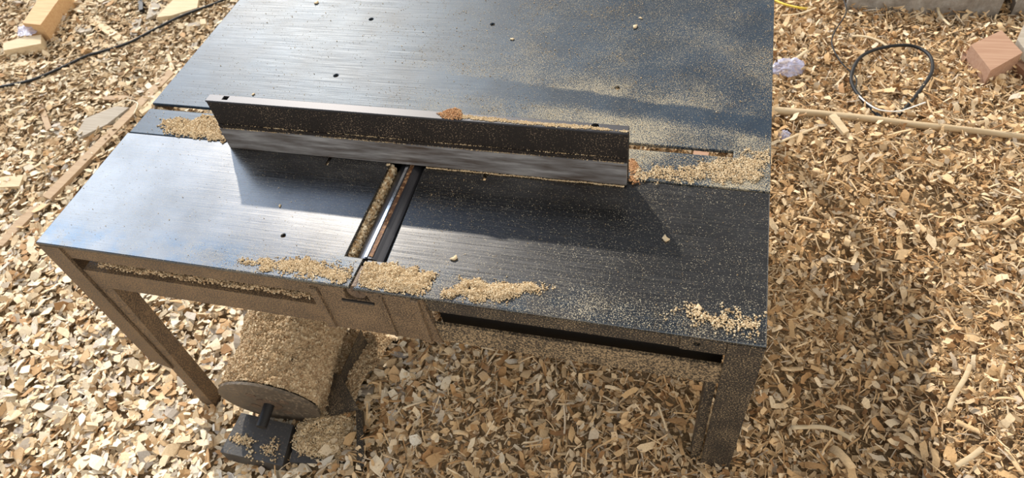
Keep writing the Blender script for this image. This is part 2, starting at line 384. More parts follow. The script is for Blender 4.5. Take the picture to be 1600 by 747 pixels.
add_prism(bm, [(0.028, 0.007, -0.238), (0.064, 0.007, -0.238), (0.064, 0.013, -0.238), (0.028, 0.013, -0.238)], [(0.048, 0.007, 0.335), (0.086, 0.007, 0.335), (0.086, 0.013, 0.335), (0.048, 0.013, 0.335)])
add_prism(bm, [(0.059, 0.013, -0.238), (0.065, 0.013, -0.238), (0.065, 0.046, -0.238), (0.059, 0.046, -0.238)], [(0.080, 0.013, 0.335), (0.086, 0.013, 0.335), (0.086, 0.046, 0.335), (0.080, 0.046, 0.335)])
bm_obj('extension', bm, M['apron'], lf, bev=0.001)
rf = leg(zt - DROP, 0, -0.03, -0.03, -1, 1, TW, 0.0, 0.057, M['apron_dark'])
bm = bmesh.new(); add_box(bm, 1.322, 1.340, 0.010, 0.016, -0.03, 0.335); add_box(bm, 1.322, 1.328, 0.016, 0.05, -0.03, 0.335)
bm_obj('inner_angle', bm, M['apron_dark'], rf, bev=0.001)
gl_, gr_ = float(G(0.02, TD - 0.05)) - 0.01, float(G(TW - 0.02, TD - 0.05)) - 0.01
leg(zt, 0, gl_, gl_, 1, -1, 0.009, TD - 0.013, 0.05, M['apron']); leg(zt, 0, gr_, gr_, -1, -1, TW - 0.008, TD - 0.013, 0.05, M['apron'])
# cutter head in its opening
ch = cyl('cutter_head', (0.699, 0.07, H - 0.041), (0.699, 0.40, H - 0.041), 0.036, M['cutter'], T, n=40, smooth=False)
bm = bmesh.new()
for a0, a1, r0, r1 in ((1.64, 1.80, 0.0352, 0.0385),):
    c0 = Vector((0.699, 0, H - 0.041))
    P = [(a0, r0), (a1, r0), (a1, r1), (a0, r1)]
    A = [(c0.x + r * math.cos(a), 0.072, c0.z + r * math.sin(a)) for a, r in P]; B = [(x, 0.398, z) for x, _, z in A]
    add_prism(bm, A, B)
bm_obj('knife', bm, M['knife'], ch, bev=0.0003)
bm = bmesh.new(); c0 = Vector((0.699, 0, H - 0.041))
A = [(c0.x + r * math.cos(a), 0.075, c0.z + r * math.sin(a)) for a, r in ((1.38, 0.0352), (1.58, 0.0352), (1.58, 0.0372), (1.38, 0.0372))]
add_prism(bm, A, [(x, 0.395, z) for x, _, z in A]); bm_obj('gib', bm, M['rust'], ch, bev=0.0004)
box('cutter_trough', 0.640, 0.752, 0.066, 0.40, 0.395, 0.400, M['black'], T)
bm = bmesh.new(); add_box(bm, 0.744, 0.750, 0.066, 0.40, 0.40, zt - DROP); add_box(bm, 0.640, 0.646, 0.066, 0.40, 0.40, zt); add_box(bm, 0.646, 0.744, 0.402, 0.408, 0.40, zt - DROP)
bm_obj('opening_wall', bm, M['black'], T)
box('slot_floor', 0.0, 1.345, 0.400, 0.445, 0.448, 0.452, M['black'], T)

# ---------------------------------------------------------------- guide fence
Fn = thing('guide_fence', 'long black angle-iron guide fence lying across the middle of the table', 'fence', (0.71, 0.33, H))
ZF = 0.6114; FX0, FX1, FY = 0.277, 1.1405, 0.318
zb = H + 0.0008
box('face_plate', FX0, FX1, FY, FY + 0.005, zb, ZF - 0.004, M['fence'], Fn)
box('added_back_plate', FX0, FX1, FY + 0.0155, FY + 0.0195, zb, ZF - 0.005, M['black'], Fn)  # unseen back, added so the hollow under the flange holes stays dark
fl = plate2d('top_flange', rect(FX0 - 0.001, FX1, FY - 0.001, FY + 0.0195), [rect(0.312, 0.324, FY + 0.006, FY + 0.0165), circ(1.080, FY + 0.0115, 0.0075)], ZF - 0.0045, ZF, M['flange'], Fn)
bm = bmesh.new(); add_box(bm, FX0 + 0.002, FX1 - 0.0005, FY - 0.006, FY - 0.0002, zb, 0.540)
bm_obj('guide_bar', bm, M['fence_bar'], Fn, bev=0.0012)
box('ridge', FX0 + 0.001, FX1 - 0.0005, FY - 0.003, FY - 0.0002, 0.5403, 0.549, M['fence'], Fn)
# feet behind the face that carry the fence
box('foot', 0.40, 0.43, FY + 0.0198, FY + 0.060, zb, zb + 0.006, M['black'], Fn); box('foot', 1.00, 1.03, FY + 0.0198, FY + 0.060, zb, zb + 0.006, M['black'], Fn)

# ---------------------------------------------------------------- loose flakes: shapes and scattering
def flake(n, L, Wd, th, bend, jag):
    """closed flake: n stations along its length, 4 verts each (left/right, top/bottom), unit-ish size"""
    s = np.linspace(-0.5, 0.5, n); ang = bend * s
    if abs(bend) > 1e-3:
        r = L / bend; cx = r * np.sin(ang); cz = r * (1 - np.cos(ang))
    else: cx = s * L; cz = s * 0
    w = Wd * 0.5 * (1 - jag * rng.random(n)); w[0] *= rng.uniform(0.6, 1.0); w[-1] *= rng.uniform(0.5, 1.0); skew = Wd * rng.normal(0, 0.16, 2)
    sh = Wd * 0.18 * jag * rng.standard_normal(n)
    nxv = -np.sin(ang); nzv = np.cos(ang); P = []
    for i in range(n):
        for sy in (-1, 1):
            for k in (0.5, -0.5):
                P.append((cx[i] + nxv[i] * th * k + (skew[0] * sy if i == 0 else skew[1] * sy if i == n - 1 else 0), sy * w[i] + sh[i], cz[i] + nzv[i] * th * k))
    q = []
    for i in range(n - 1):
        a = i * 4; b_ = a + 4
        q += [(a, a + 2, b_ + 2, b_), (a + 1, b_ + 1, b_ + 3, a + 3), (a, b_, b_ + 1, a + 1), (a + 2, a + 3, b_ + 3, b_ + 2)]
    q += [(0, 1, 3, 2), ((n - 1) * 4, (n - 1) * 4 + 2, (n - 1) * 4 + 3, (n - 1) * 4 + 1)]
    return np.array(P), np.array(q)
def rotmats(yaw, tilt, roll):
    cy, sy = np.cos(yaw), np.sin(yaw); ct, st = np.cos(tilt), np.sin(tilt); cr_, sr = np.cos(roll), np.sin(roll)
    z = np.zeros_like(yaw); o = z + 1
    A = np.stack([cy, -sy, z, sy, cy, z, z, z, o], -1).reshape(-1, 3, 3)
    B = np.stack([ct, z, st, z, o, z, -st, z, ct], -1).reshape(-1, 3, 3)
    D = np.stack([o, z, z, z, cr_, -sr, z, sr, cr_], -1).reshape(-1, 3, 3)
    return A @ B @ D
def scatter(name, lib, pos, scale, yaw, tilt, roll, m, smooth=False):
    Vs, Qs, off = [], [], 0; pick = rng.integers(0, len(lib), len(pos)); R = rotmats(yaw, tilt, roll)
    for k, (P, q) in enumerate(lib):
        ix = np.nonzero(pick == k)[0]
        if not len(ix): continue
        v = np.einsum('nij,pj->npi', R[ix], P) * scale[ix, None, None] + pos[ix, None, :]
        Vs.append(v.reshape(-1, 3)); n = len(P)
        Qs.append((q[None] + (np.arange(len(ix)) * n)[:, None, None]).reshape(-1, 4) + off); off += n * len(ix)
    return link(name, np_mesh(name, np.concatenate(Vs), np.concatenate(Qs)), m, smooth=smooth)
chip_lib = [flake(int(rng.integers(3, 5)), rng.uniform(0.7, 1.4), rng.uniform(0.40, 0.95), rng.uniform(0.04, 0.085), rng.uniform(-0.7, 0.7), rng.uniform(0.1, 0.4)) for _ in range(60)]
curl_lib = [flake(7, rng.uniform(0.8, 1.8), rng.uniform(0.30, 0.75), rng.uniform(0.022, 0.04), rng.choice([-1, 1]) * rng.uniform(0.4, 2.4), rng.uniform(0.05, 0.3)) for _ in range(60)]
stick_lib = [flake(4, rng.uniform(1.2, 2.4), rng.uniform(0.10, 0.22), rng.uniform(0.05, 0.10), rng.uniform(-0.6, 0.6), rng.uniform(0.1, 0.4)) for _ in range(30)]

def field(n, x0, x1, y0, y1, keep=None):
    p = np.stack([rng.uniform(x0, x1, n), rng.uniform(y0, y1, n)], 1)
    p = p[~((p[:, 0] > 0.50) & (p[:, 0] < 1.36) & (p[:, 1] > 0.52) & (p[:, 1] < 0.93))]    # nobody can see far under the table
    if keep is not None: p = p[keep(p[:, 0], p[:, 1])]
    return p
def lay(name, lib, p, smin, smax, tilt, lift, m, power=2.0):
    n = len(p); s = smin + (smax - smin) * rng.random(n) ** power
    z = G(p[:, 0], p[:, 1]) + lift * rng.random(n) ** 1.3 - 0.006
    pos = np.column_stack([p, z])
    return scatter(name, lib, pos, s, rng.uniform(0, 6.283, n), rng.normal(0, tilt, n), rng.normal(0, tilt, n), m)
M['chips_dull'] = chip_mat('dull_chip_wood', [(0.0, (0.22, 0.13, 0.06)), (0.15, (0.38, 0.25, 0.13)), (0.4, (0.50, 0.37, 0.22)), (0.7, (0.60, 0.48, 0.32)), (0.9, (0.70, 0.60, 0.43)), (1.0, (0.38, 0.33, 0.26))])
leftness = lambda x, y: 1 - sstep(0.15, 0.95, x + 0.25 * (0.3 - y))
# broad chips to the left, fading out under the table
p = field(98000, -3.0, 1.15, -0.85, 2.4, lambda x, y: rng.random(len(x)) < leftness(x, y))
dull = rng.random(len(p)) < sstep(0.45, 1.25, p[:, 1] - 0.15 * p[:, 0]) * 0.85  # share of duller, browner chips rises towards the back left
tag(lay('wood_chips', chip_lib, p[~dull], 0.012, 0.040, 0.30, 0.026, M['chips']), 'pale flat wood chips covering the ground left of and under the table', 'wood chips', kind='stuff')
tag(lay('dull_wood_chips', chip_lib + stick_lib[:10], p[dull], 0.010, 0.034, 0.30, 0.026, M['chips_dull']), 'duller brownish wood chips on the ground at the upper left', 'wood chips', kind='stuff')
# finer mix and curled shavings to the right
rk = lambda x, y: rng.random(len(x)) < 1 - leftness(x, y)
p = field(100000, 0.15, 3.0, -0.75, 2.35, rk)
tag(lay('fine_chips', chip_lib + stick_lib * 2, p, 0.006, 0.019, 0.42, 0.022, M['shavings']), 'fine broken chips under the curled shavings right of the table', 'wood chips', kind='stuff')
p = field(52000, 0.2, 3.0, -0.75, 2.35, rk)
tag(lay('wood_shavings', curl_lib + chip_lib[:24] + stick_lib * 2, p, 0.010, 0.030, 0.50, 0.034, M['shavings'], 1.7), 'curled wood shavings heaped over the ground right of the table', 'wood shavings', kind='stuff')

# larger curls that lie loose on top, one object each
curl_mesh = []
for k in range(14):
    P, q = flake(12, rng.uniform(0.9, 1.5), rng.uniform(0.14, 0.36), 0.022, rng.choice([-1, 1]) * rng.uniform(0.3, 2.0), 0.15)
    me = np_mesh('curled_shaving', P * 0.055, q); me.materials.append(M['shavings']); curl_mesh.append(me)
def rotm(e): return Matrix.Rotation(e[2], 3, 'Z') @ Matrix.Rotation(e[1], 3, 'Y') @ Matrix.Rotation(e[0], 3, 'X')
spots = []
while len(spots) < 120:
    u = random.uniform(1215, 1598) if random.random() < 0.75 else random.uniform(640, 1090)
    v = random.uniform(30, 740) if u > 1200 else random.uniform(590, 742)
    if all((u - a) ** 2 + (v - b_) ** 2 > 330 for a, b_ in spots) and not (1330 < u < 1460 and 60 < v < 180): spots.append((u, v))
for k, (u, v) in enumerate(spots):
    P = at(u, v, 0.016); o = bpy.data.objects.new('curled_shaving', curl_mesh[k % 14]); C.objects.link(o)
    s = random.uniform(0.45, 0.95) * (1.0 if u > 1200 else 0.7); o.scale = (s, s, s)
    e = (random.gauss(0, 0.45), random.gauss(0, 0.25), random.uniform(0, 6.28)); o.rotation_euler = e
    lowest = min((rotm(e) @ v_.co).z for v_ in o.data.vertices) * s
    o.location = (P[0], P[1], float(G(P[0], P[1])) + 0.010 - lowest)
    tag(o, 'loose curled strip of planed wood lying on the shavings right of or before the table', 'wood shaving', 'larger loose curls of planed wood')

# ---------------------------------------------------------------- sawdust
oct_v = np.array([(1, 0, 0), (-1, 0, 0), (0, 1, 0), (0, -1, 0), (0, 0, 1), (0, 0, -1)], float)
oct_t = np.array([(0, 2, 4), (2, 1, 4), (1, 3, 4), (3, 0, 4), (2, 0, 5), (1, 2, 5), (3, 1, 5), (0, 3, 5)])
def grains(name, pos, size, m, parent=None, extra=None):
    n = len(pos); R = rotmats(rng.uniform(0, 6.28, n), rng.uniform(0, 3, n), rng.uniform(0, 3, n))
    sc = size[:, None, None] * rng.uniform(0.6, 1.3, (n, 1, 3))
    v = np.einsum('nij,npj->npi', R, oct_v[None] * sc) + pos[:, None, :]
    tr = (oct_t[None] + (np.arange(n) * 6)[:, None, None]).reshape(-1, 3)
    V_ = v.reshape(-1, 3)
    if extra is not None:
        ev, et = extra; tr = np.concatenate([tr, et + len(V_)]); V_ = np.concatenate([V_, ev])
    return link(name, np_mesh(name, V_, None, tr), m, parent)
def inside(poly, x, y):
    r = np.zeros(len(x), bool); n = len(poly)
    for i in range(n):
        x1, y1 = poly[i]; x2, y2 = poly[(i + 1) % n]
        c = ((y1 > y) != (y2 > y)) & (x < (x2 - x1) * (y - y1) / (y2 - y1 + 1e-12) + x1); r ^= c
    return r
def edge_dist(poly, x, y):
    d = np.full(len(x), 9.0); n = len(poly)
    for i in range(n):
        a = np.array(poly[i]); b_ = np.array(poly[(i + 1) % n]); ab = b_ - a
        tt = np.clip(((x - a[0]) * ab[0] + (y - a[1]) * ab[1]) / (ab @ ab), 0, 1)
        d = np.minimum(d, np.hypot(x - a[0] - tt * ab[0], y - a[1] - tt * ab[1]))
    return d
def pile(name, pix, z, hmax, n, size, label, m=None, holes=(), ragged=0.010, wide=0.02, cat='sawdust', soft=0.016, out=0.010):
    poly = [tuple(onz(u, v, z)[:2]) for u, v in pix]; a = np.array(poly); n4 = n * 5
    x = rng.uniform(a[:, 0].min() - out, a[:, 0].max() + out, n4); y = rng.uniform(a[:, 1].min() - out, a[:, 1].max() + out, n4)
    d = edge_dist(poly, x, y); sd = np.where(inside(poly, x, y), d, -d)
    for hu, hv, hr in holes:
        hp = onz(hu, hv, z); sd = np.minimum(sd, (np.hypot(x - hp[0], (y - hp[1]) * 1.6) - hr) * 1.6)
    nz = np.array([noise.fractal((xx * 40, yy * 40, 3.1), 0.8, 2.0, 3) for xx, yy in zip(x, y)])
    sd = sd + nz * ragged
    k = (rng.random(n4) < sstep(-out, soft, sd) ** 1.6); x, y, sd, nz = x[k][:n], y[k][:n], sd[k][:n], nz[k][:n]
    h = hmax * np.clip(sd / wide, 0, 1) ** 0.9 * np.clip(0.7 + 0.6 * nz, 0.15, 1.4)
    zz = z + size * 0.55 + h * rng.random(len(x)) ** 0.3
    if abs(z - H) < 0.006:                 # nothing floats past the table edge, over the slits or inside the fence
        ok = (y > 0.002) & (x > 0.003) & (x < TW - 0.003) & ~((x > 0.687) & (x < 0.7035) & (y < 0.068)) & ~((y > FY - 0.007) & (y < FY + 0.021) & (x > FX0 - 0.002) & (x < FX1 + 0.002))
        ok &= ~((x > 0.652) & (x < 0.742) & (y > 0.064) & (y < 0.33)) & ~((y > 0.410) & (y < 0.436) & (x < 1.333))
        x, y, zz = x[ok], y[ok], zz[ok]
    o = grains(name, np.column_stack([x, y, zz]), size * rng.uniform(0.5, 1.25, len(x)), m or M['grain'])
    return tag(o, label, cat, kind='stuff')
pile('sawdust_pile', [(252, 186), (300, 186), (333, 181), (343, 186), (356, 222), (322, 217), (285, 213), (258, 205)], H, 0.006, 3400, 0.0021, 'patch of tan sawdust on the left tabletop beside the end of the fence', wide=0.03, ragged=0.014)
pile('sawdust_pile', [(566, 408), (610, 414), (682, 426), (674, 446), (655, 462), (612, 458), (553, 441)], H - DROP, 0.010, 7000, 0.0018, 'thick tan sawdust heap on the front edge right of the narrow slit')
pile('sawdust_pile', [(370, 406), (420, 406), (480, 404), (550, 414), (541, 443), (470, 430), (410, 420)], H, 0.003, 3800, 0.0015, 'thin band of sawdust on the front edge left of the narrow slit', ragged=0.016)
pile('sawdust_pile', [(694, 462), (718, 437), (760, 441), (815, 443), (862, 446), (822, 456), (792, 471), (742, 469)], H - DROP, 0.007, 5200, 0.0016, 'cream sawdust heap with a dark hollow on the right front edge', holes=[(736, 452, 0.007)], wide=0.016, ragged=0.012)
pile('sawdust_pile', [(1070, 476), (1130, 484), (1196, 490), (1197, 530), (1140, 526), (1080, 508), (1040, 490)], H - DROP, 0.002, 1500, 0.0019, 'scattered sawdust clumps on the front right corner of the table', ragged=0.022, soft=0.05)
pile('sawdust_pile', [(1100, 252), (1150, 243), (1200, 238), (1203, 272), (1170, 285), (1120, 283), (985, 280), (988, 268), (1060, 262)], H, 0.003, 4200, 0.0016, 'crusty sawdust patch on the tabletop beside the right end of the long slot', ragged=0.022)
pile('sawdust_pile', [(680, 177), (705, 171), (722, 173), (722, 186), (690, 186)], ZF, 0.008, 900, 0.0014, 'small reddish sawdust mound on top of the fence', m=M['reddust'], wide=0.008, ragged=0.003, soft=0.004, out=0.002)
pile('sawdust_strip', [(722, 178), (800, 187), (925, 197), (984, 205), (980, 208), (720, 186)], ZF, 0.002, 3200, 0.0011, 'sawdust strip along the right half of the fence top', holes=[(930, 196, 0.008)], ragged=0.003, soft=0.004, out=0.001)
pile('sawdust_strip', [(982, 250), (996, 252), (994, 286), (980, 285)], H, 0.004, 500, 0.0016, 'reddish sawdust heaped against the right end of the fence', m=M['reddust'], ragged=0.01)
def strip(name, x0, x1, y0, y1, z, h, n, size, label, m, dens=None, flat=False):
    x = rng.uniform(x0, x1, n); y = rng.uniform(y0, y1, n)
    if dens is not None: k = rng.random(n) < dens(x); x, y = x[k], y[k]
    zz = z + size * 0.6 + h * rng.random(len(x)) ** 0.5 * (1.0 if flat else (0.6 + 0.4 * np.sin(x * 90) * np.sin(x * 37)))
    return tag(grains(name, np.column_stack([x, y, zz]), size * rng.uniform(0.6, 1.3, len(x)), m), label, 'sawdust', kind='stuff')
strip('sawdust_strip', 0.003, 0.085, 0.418, 0.432, 0.452, 0.026, 900, 0.0022, 'sawdust plug in the open left end of the table slot', M['grain'])
strip('sawdust_strip', 0.9, 1.25, 0.416, 0.429, 0.452, 0.022, 3000, 0.0017, 'brown sawdust filling the table slot right of the fence', M['reddust'])
strip('sawdust_strip', 0.088, 0.598, 0.013, 0.058, 0.397, 0.024, 6500, 0.0022, 'dark sawdust ridge on the ledge of the left front rail', M['coat'])
strip('sawdust_strip', 0.735, 1.136, 0.3090, 0.3118, H - DROP, 0.003, 1500, 0.0011, 'thin sawdust line along the foot of the fence', M['grain'])
strip('sawdust_line', FX0 + 0.01, FX1 - 0.005, FY - 0.0058, FY - 0.0034, 0.5402, 0.001, 1500, 0.0009, 'fine sawdust line lying along the lower ridge of the fence face', M['grain'], dens=lambda x: 0.35 + 0.3 * np.sin(x * 23))
strip('sawdust_line', FX0 + 0.01, FX1 - 0.005, FY - 0.0028, FY - 0.0004, 0.5492, 0.001, 1200, 0.0009, 'fine sawdust line lying along the upper ridge of the fence face', M['grain'], dens=lambda x: 0.35 + 0.3 * np.sin(x * 31 + 1))
strip('packed_chips', 0.6465, 0.663, 0.07, 0.315, 0.43, 0.043, 1900, 0.0042, 'brown chips packed along the left wall of the cutter opening', M['chips_dull'], flat=True)
# fine dusting of the whole top
nD = 130000
x = rng.uniform(0.005, TW - 0.005, nD); y = rng.uniform(0.004, TD - 0.01, nD)
lump = np.array([noise.fractal((a * 9, b_ * 16, 1.7), 0.8, 2.0, 4) for a, b_ in zip(x, y)])
rear = y > 0.3315
dens = np.where(rear, 0.07 + 0.40 * sstep(0.45, 1.05, x) * (1 - sstep(0.33, 0.60, y)) + 0.22 * sstep(0.45, 0.95, x) * (1 + 1.1 * lump), 0.0)
y2 = y + 0.11 * x + 0.02 + 0.03 * lump
dens = dens * (1 - 0.75 * sstep(0.635, 0.675, y2) * (1 - sstep(0.703, 0.715, y2)))
dens = dens * np.clip(0.85 + 0.7 * lump, 0.2, 1.4)
fr = 0.05 + 0.05 * sstep(0.7, 0.8, x) + 0.40 * np.exp(-((x - 0.80) / 0.06) ** 2 - ((y - 0.23) / 0.06) ** 2) + 0.30 * (1 - sstep(0.01, 0.07, y)) * sstep(0.2, 0.6, x) * np.clip(0.7 + 1.5 * lump, 0, 1.3)
dens = np.where(rear, dens, fr)
k = rng.random(nD) < dens
k &= ~((x > 0.65) & (x < 0.74) & (y > 0.06) & (y < 0.33)) & ~((y > 0.408) & (y < 0.437) & (x < 1.335)) & ~((x > FX0 - 0.005) & (x < FX1 + 0.004) & (y > FY - 0.008) & (y < FY + 0.028)) & ~((x > 0.686) & (x < 0.702) & (y < 0.07)) & ~((y > 0.328) & (y < 0.334))
x, y = x[k], y[k]; sz = rng.uniform(0.00035, 0.0009, len(x)) * np.where(rng.random(len(x)) < 0.05, 1.8, 1.0) * np.where(y > 0.3315, 1.0, 0.75)
zz = np.where((y < 0.3315) & (x > 0.69), H - DROP, H) + sz * 0.7
tag(grains('sawdust_dusting', np.column_stack([x, y, zz]), sz, M['grain']), 'fine sawdust sprinkled over the whole tabletop', 'sawdust', kind='stuff')

# ---------------------------------------------------------------- motor, its blocks and the chute beneath the table
mc = Vector((0.300, -0.012, -0.085)); ax = Vector((0.06, -0.99, -0.12)).normalized()      # axis pointing to the viewer
MT = thing('electric_motor', 'sawdust-caked electric motor with a dusty disc and shaft, lying under the table front', 'motor', (0.30, 0.12, -0.20))
bm = bmesh.new(); add_cyl(bm, mc - ax * 0.030, mc - ax * 0.33, 0.112, 40); add_cyl(bm, mc - ax * 0.018, mc - ax * 0.0301, 0.095, 40); bm_obj('body', bm, M['black'], MT, bev=0.006)
bm = bmesh.new(); add_cyl(bm, mc, mc - ax * 0.007, 0.128, 72); dsk = bm_obj('disc', bm, M['blade'], MT, bev=0.0008)
bm = bmesh.new(); qd = ax.to_track_quat('Z', 'Y')
for k in range(4):
    c_ = mc + qd @ Vector((0.058 * math.cos(k * 1.571 + 0.5), 0.058 * math.sin(k * 1.571 + 0.5), 0.0)); 
    add_cyl(bm, c_ + ax * 0.0012, c_ - ax * 0.003, 0.013, 20)
add_cyl(bm, mc + ax * 0.0025, mc - ax * 0.001, 0.034, 32)
bm_obj('hub', bm, M['bearing'], dsk)
sh0 = mc + ax * 0.0; sh = cyl('shaft', sh0 - ax * 0.02, sh0 + ax * 0.060, 0.0135, M['black'], MT, n=28, bev=0.0015)
# caked sawdust over the motor: a coat on its back half and a slope to the right
def coat(name, label, fn, nu, nv, m, ng, gs):
    P = np.array([[fn(i / (nu - 1), j / (nv - 1)) for j in range(nv)] for i in range(nu)])
    V_ = P.reshape(-1, 3); I = (np.arange(nu - 1)[:, None] * nv + np.arange(nv - 1)[None]).ravel()
    tr = np.concatenate([np.stack([I, I + 1, I + nv], 1), np.stack([I + 1, I + nv + 1, I + nv], 1)])
    uu = rng.random(ng); vv = rng.random(ng); pos = np.array([fn(a, b_) for a, b_ in zip(uu, vv)]); pos[:, 2] += rng.uniform(-0.002, 0.004, ng)
    o = grains(name, pos, gs * rng.uniform(0.5, 1.3, ng), m, extra=(V_, tr)); return tag(o, label, 'sawdust', kind='stuff')
side = ax.cross(Vector((0, 0, 1))).normalized(); up = side.cross(ax).normalized()
def motor_coat(u, v):
    a = math.radians(-35 + 240 * v); r = 0.121 + 0.012 * noise.noise((u * 5, v * 9, 2)) + 0.007 * noise.noise((u * 18, v * 26, 2)) + 0.004 * noise.noise((u * 45, v * 70, 2))
    p = mc - ax * (0.012 + 0.35 * u) + side * (-r * math.cos(a)) + up * (r * math.sin(a)); g = float(G(p.x, p.y))
    return (p.x, p.y, max(p.z, g - 0.01))
coat('motor_sawdust', 'thick crust of sawdust over the motor body', motor_coat, 90, 130, M['coat'], 15000, 0.0034)
def heap(u, v):
    x = 0.38 + (0.085 + 0.075 * v) * u; y = -0.04 + 0.42 * v
    z = -0.215 + 0.115 * math.sin(math.pi * min(1, 0.30 + 0.75 * v)) * (1 - 0.22 * u) * (0.35 + 0.65 * sstep(0.0, 0.5, v)) + 0.020 * noise.noise((x * 14, y * 14, 5)) + 0.007 * noise.noise((x * 60, y * 60, 5))
    return (x, y, max(z, float(G(x, y)) - 0.012))
coat('sawdust_heap', 'brown sawdust heap sloping off the right side of the motor', heap, 50, 80, M['coat'], 9000, 0.0030)
zbk = -0.17
def px_prism(name, pix, ztop, th, m, label=None, cat=None, group=None, bev=0.002, parent=None, dz=True, jit=0.0):
    """a slab whose upper face meets these picture points at its real height above the ground"""
    cu, cv = np.mean([p[0] for p in pix]), np.mean([p[1] for p in pix])
    z = at(cu, cv, ztop)[2] if dz else ztop
    top = [onz(u, v, z) for u, v in pix]
    area = sum(a[0] * b_[1] - b_[0] * a[1] for a, b_ in zip(top, top[1:] + top[:1]))
    if area < 0: top = top[::-1]
    c = np.mean(top, 0); bot = [p - np.array([0, 0, th]) for p in top]
    loc = Vector((c[0], c[1], z - th))
    bm = bmesh.new(); add_prism(bm, [Vector(p) - loc for p in bot], [Vector(p) - loc for p in top])
    o = bm_obj(name, bm, m, None, bev=bev); o.location = loc
    if label: tag(o, label, cat, group)
    return o
px_prism('wooden_block', [(377, 645), (458, 664), (441, 728), (344, 706)], -0.165, 0.055, M['gwood'], 'black-stained wooden block with sawdust flecks below the motor disc', 'wood block', dz=False, bev=0.003)
px_prism('wooden_block', [(466, 668), (552, 650), (560, 728), (452, 722)], -0.170, 0.055, M['gwood'], 'dark wooden block covered with sawdust, right of the flecked block', 'wood block', dz=False, bev=0.003)
pile('sawdust_pile', [(470, 662), (500, 634), (552, 640), (560, 724), (470, 712), (455, 690)], -0.170, 0.020, 6500, 0.0026, 'rough sawdust heaped over the right-hand dark wooden block', wide=0.03)
pile('sawdust_flecks', [(368, 680), (392, 678), (402, 712), (376, 706)], -0.165, 0.003, 220, 0.0028, 'pale clump of sawdust on the flecked black block', ragged=0.03)
pile('sawdust_flecks', [(405, 690), (440, 682), (440, 716), (404, 724)], -0.165, 0.002, 240, 0.0024, 'sparse sawdust on the right half of the flecked black block', ragged=0.02, soft=0.03)
# bent sheet-steel chute right of the motor
A1, A2, A3, A4 = onz(563, 515, -0.085), onz(531, 586, -0.085), onz(560, 640, -0.085), onz(566, 728, -0.165)
B2, B3 = onz(492, 574, -0.185), onz(500, 655, -0.185); B1 = onz(515, 505, -0.185)
bm = bmesh.new(); th = np.array([0.003, -0.001, 0.003])
dn = np.array([0, 0, 0.11])
for q4 in ((A1 - dn, A2 - dn, A2, A1), (B2, B3, A3, A2)): add_prism(bm, [Vector(p - th * 0) for p in q4], [Vector(p + th) for p in q4])
bmesh.ops.remove_doubles(bm, verts=bm.verts, dist=0.0005)
ct = bm_obj('chute_plate', bm, M['apron_dark'], None); tag(ct, 'bent dark sheet-steel chute plate half buried right of the motor', 'steel plate')
px_prism('dark_edge_strip', [(556, 640), (566, 640), (569, 728), (558, 732)], 0.022, 0.05, M['apron_dark'], 'narrow dark strip on edge right of the sawdust-covered block', 'steel strip', bev=0.001)  # narrow dark slab set on edge in the chips

# ---------------------------------------------------------------- offcuts and litter on the left
def slab(name, pix, ztop, th, mm, label, cat, group=None, bev=0.002): return px_prism(name, pix, ztop, th, M[mm], label, cat, group, bev)
slab('timber_block', [(35, 36), (63, 39), (104, -18), (72, -20)], 0.085, 0.09, 'orange', 'thick orange-tan timber block at the far left, beside the plastic film', 'timber block')
slab('timber_offcut', [(5, 79), (64, 68), (64, 54), (32, 59), (5, 67)], 0.040, 0.045, 'pine', 'short pale pine offcut lying in front of the thick orange-tan timber block', 'offcut')
slab('timber_board', [(244, 27), (268, 24), (308, 12), (313, -16), (285, -16)], 0.030, 0.034, 'pine', 'pale sawn board lying beyond the black cable', 'board')
slab('dark_strip', [(214, -14), (223, -14), (223, 14), (217, 16)], 0.016, 0.02, 'cable', 'short dark bar lying left of the pale sawn board', 'bar')
slab('grey_board', [(238, -6), (258, -6), (244, 22), (228, 30)], 0.016, 0.014, 'grey', 'grey board lying between the dark bar and the pale sawn board', 'board')
slab('grey_board', [(207, 31), (222, 28), (213, 55), (203, 54)], 0.014, 0.012, 'grey', 'short grey board touching the black cable, below the dark bar', 'board')
slab('wooden_strip', [(291, 37), (312, 34), (312, 40), (292, 41)], 0.016, 0.014, 'grey', 'small grey strip by the table edge with a cream cube at its end', 'strip')
slab('wooden_cube', [(312, 30), (321, 29), (322, 37), (313, 38)], 0.026, 0.02, 'pine', 'small cream wooden cube near the upper left edge of the table', 'offcut')
slab('wooden_plank', [(147, 25), (190, 55), (184, 65), (141, 35)], 0.018, 0.014, 'pine', 'oblong pale plank lying alone between the orange-tan timber block and the cable', 'plank')
slab('bark_flake', [(117, 42), (128, 38), (143, 41), (143, 47), (128, 51), (118, 48)], 0.014, 0.010, 'grey', 'rounded grey flake left of the oblong pale plank', 'flake')
slab('grey_plank', [(119, 210), (124, 215), (167, 194), (201, 168), (180, 166), (133, 185)], 0.024, 0.026, 'grey', 'wedge-shaped grey plank next to the long thin lath', 'plank')
slab('wooden_lath', [(66, 306), (78, 311), (272, 114), (264, 108)], 0.018, 0.016, 'tan', 'long thin brown lath lying parallel to the left table edge', 'lath')
slab('wooden_lath', [(-14, 384), (4, 384), (65, 322), (54, 316)], 0.018, 0.016, 'tan', 'shorter brown lath in line with the lower end of the long lath', 'lath')
slab('wooden_slip', [(264, 120), (276, 116), (250, 160), (222, 178), (215, 172)], 0.012, 0.010, 'pine', 'pale slat between the long lath and the table edge', 'slat')
slab('thin_stick', [(128, 150), (196, 149), (216, 155), (196, 156), (134, 155)], 0.014, 0.010, 'tan', 'thin horizontal stick crossing toward the long lath', 'stick')
slab('split_stick', [(58, 164), (67, 161), (80, 199), (72, 204)], 0.016, 0.010, 'tan', 'short split stick standing out upright among the left chips', 'stick')
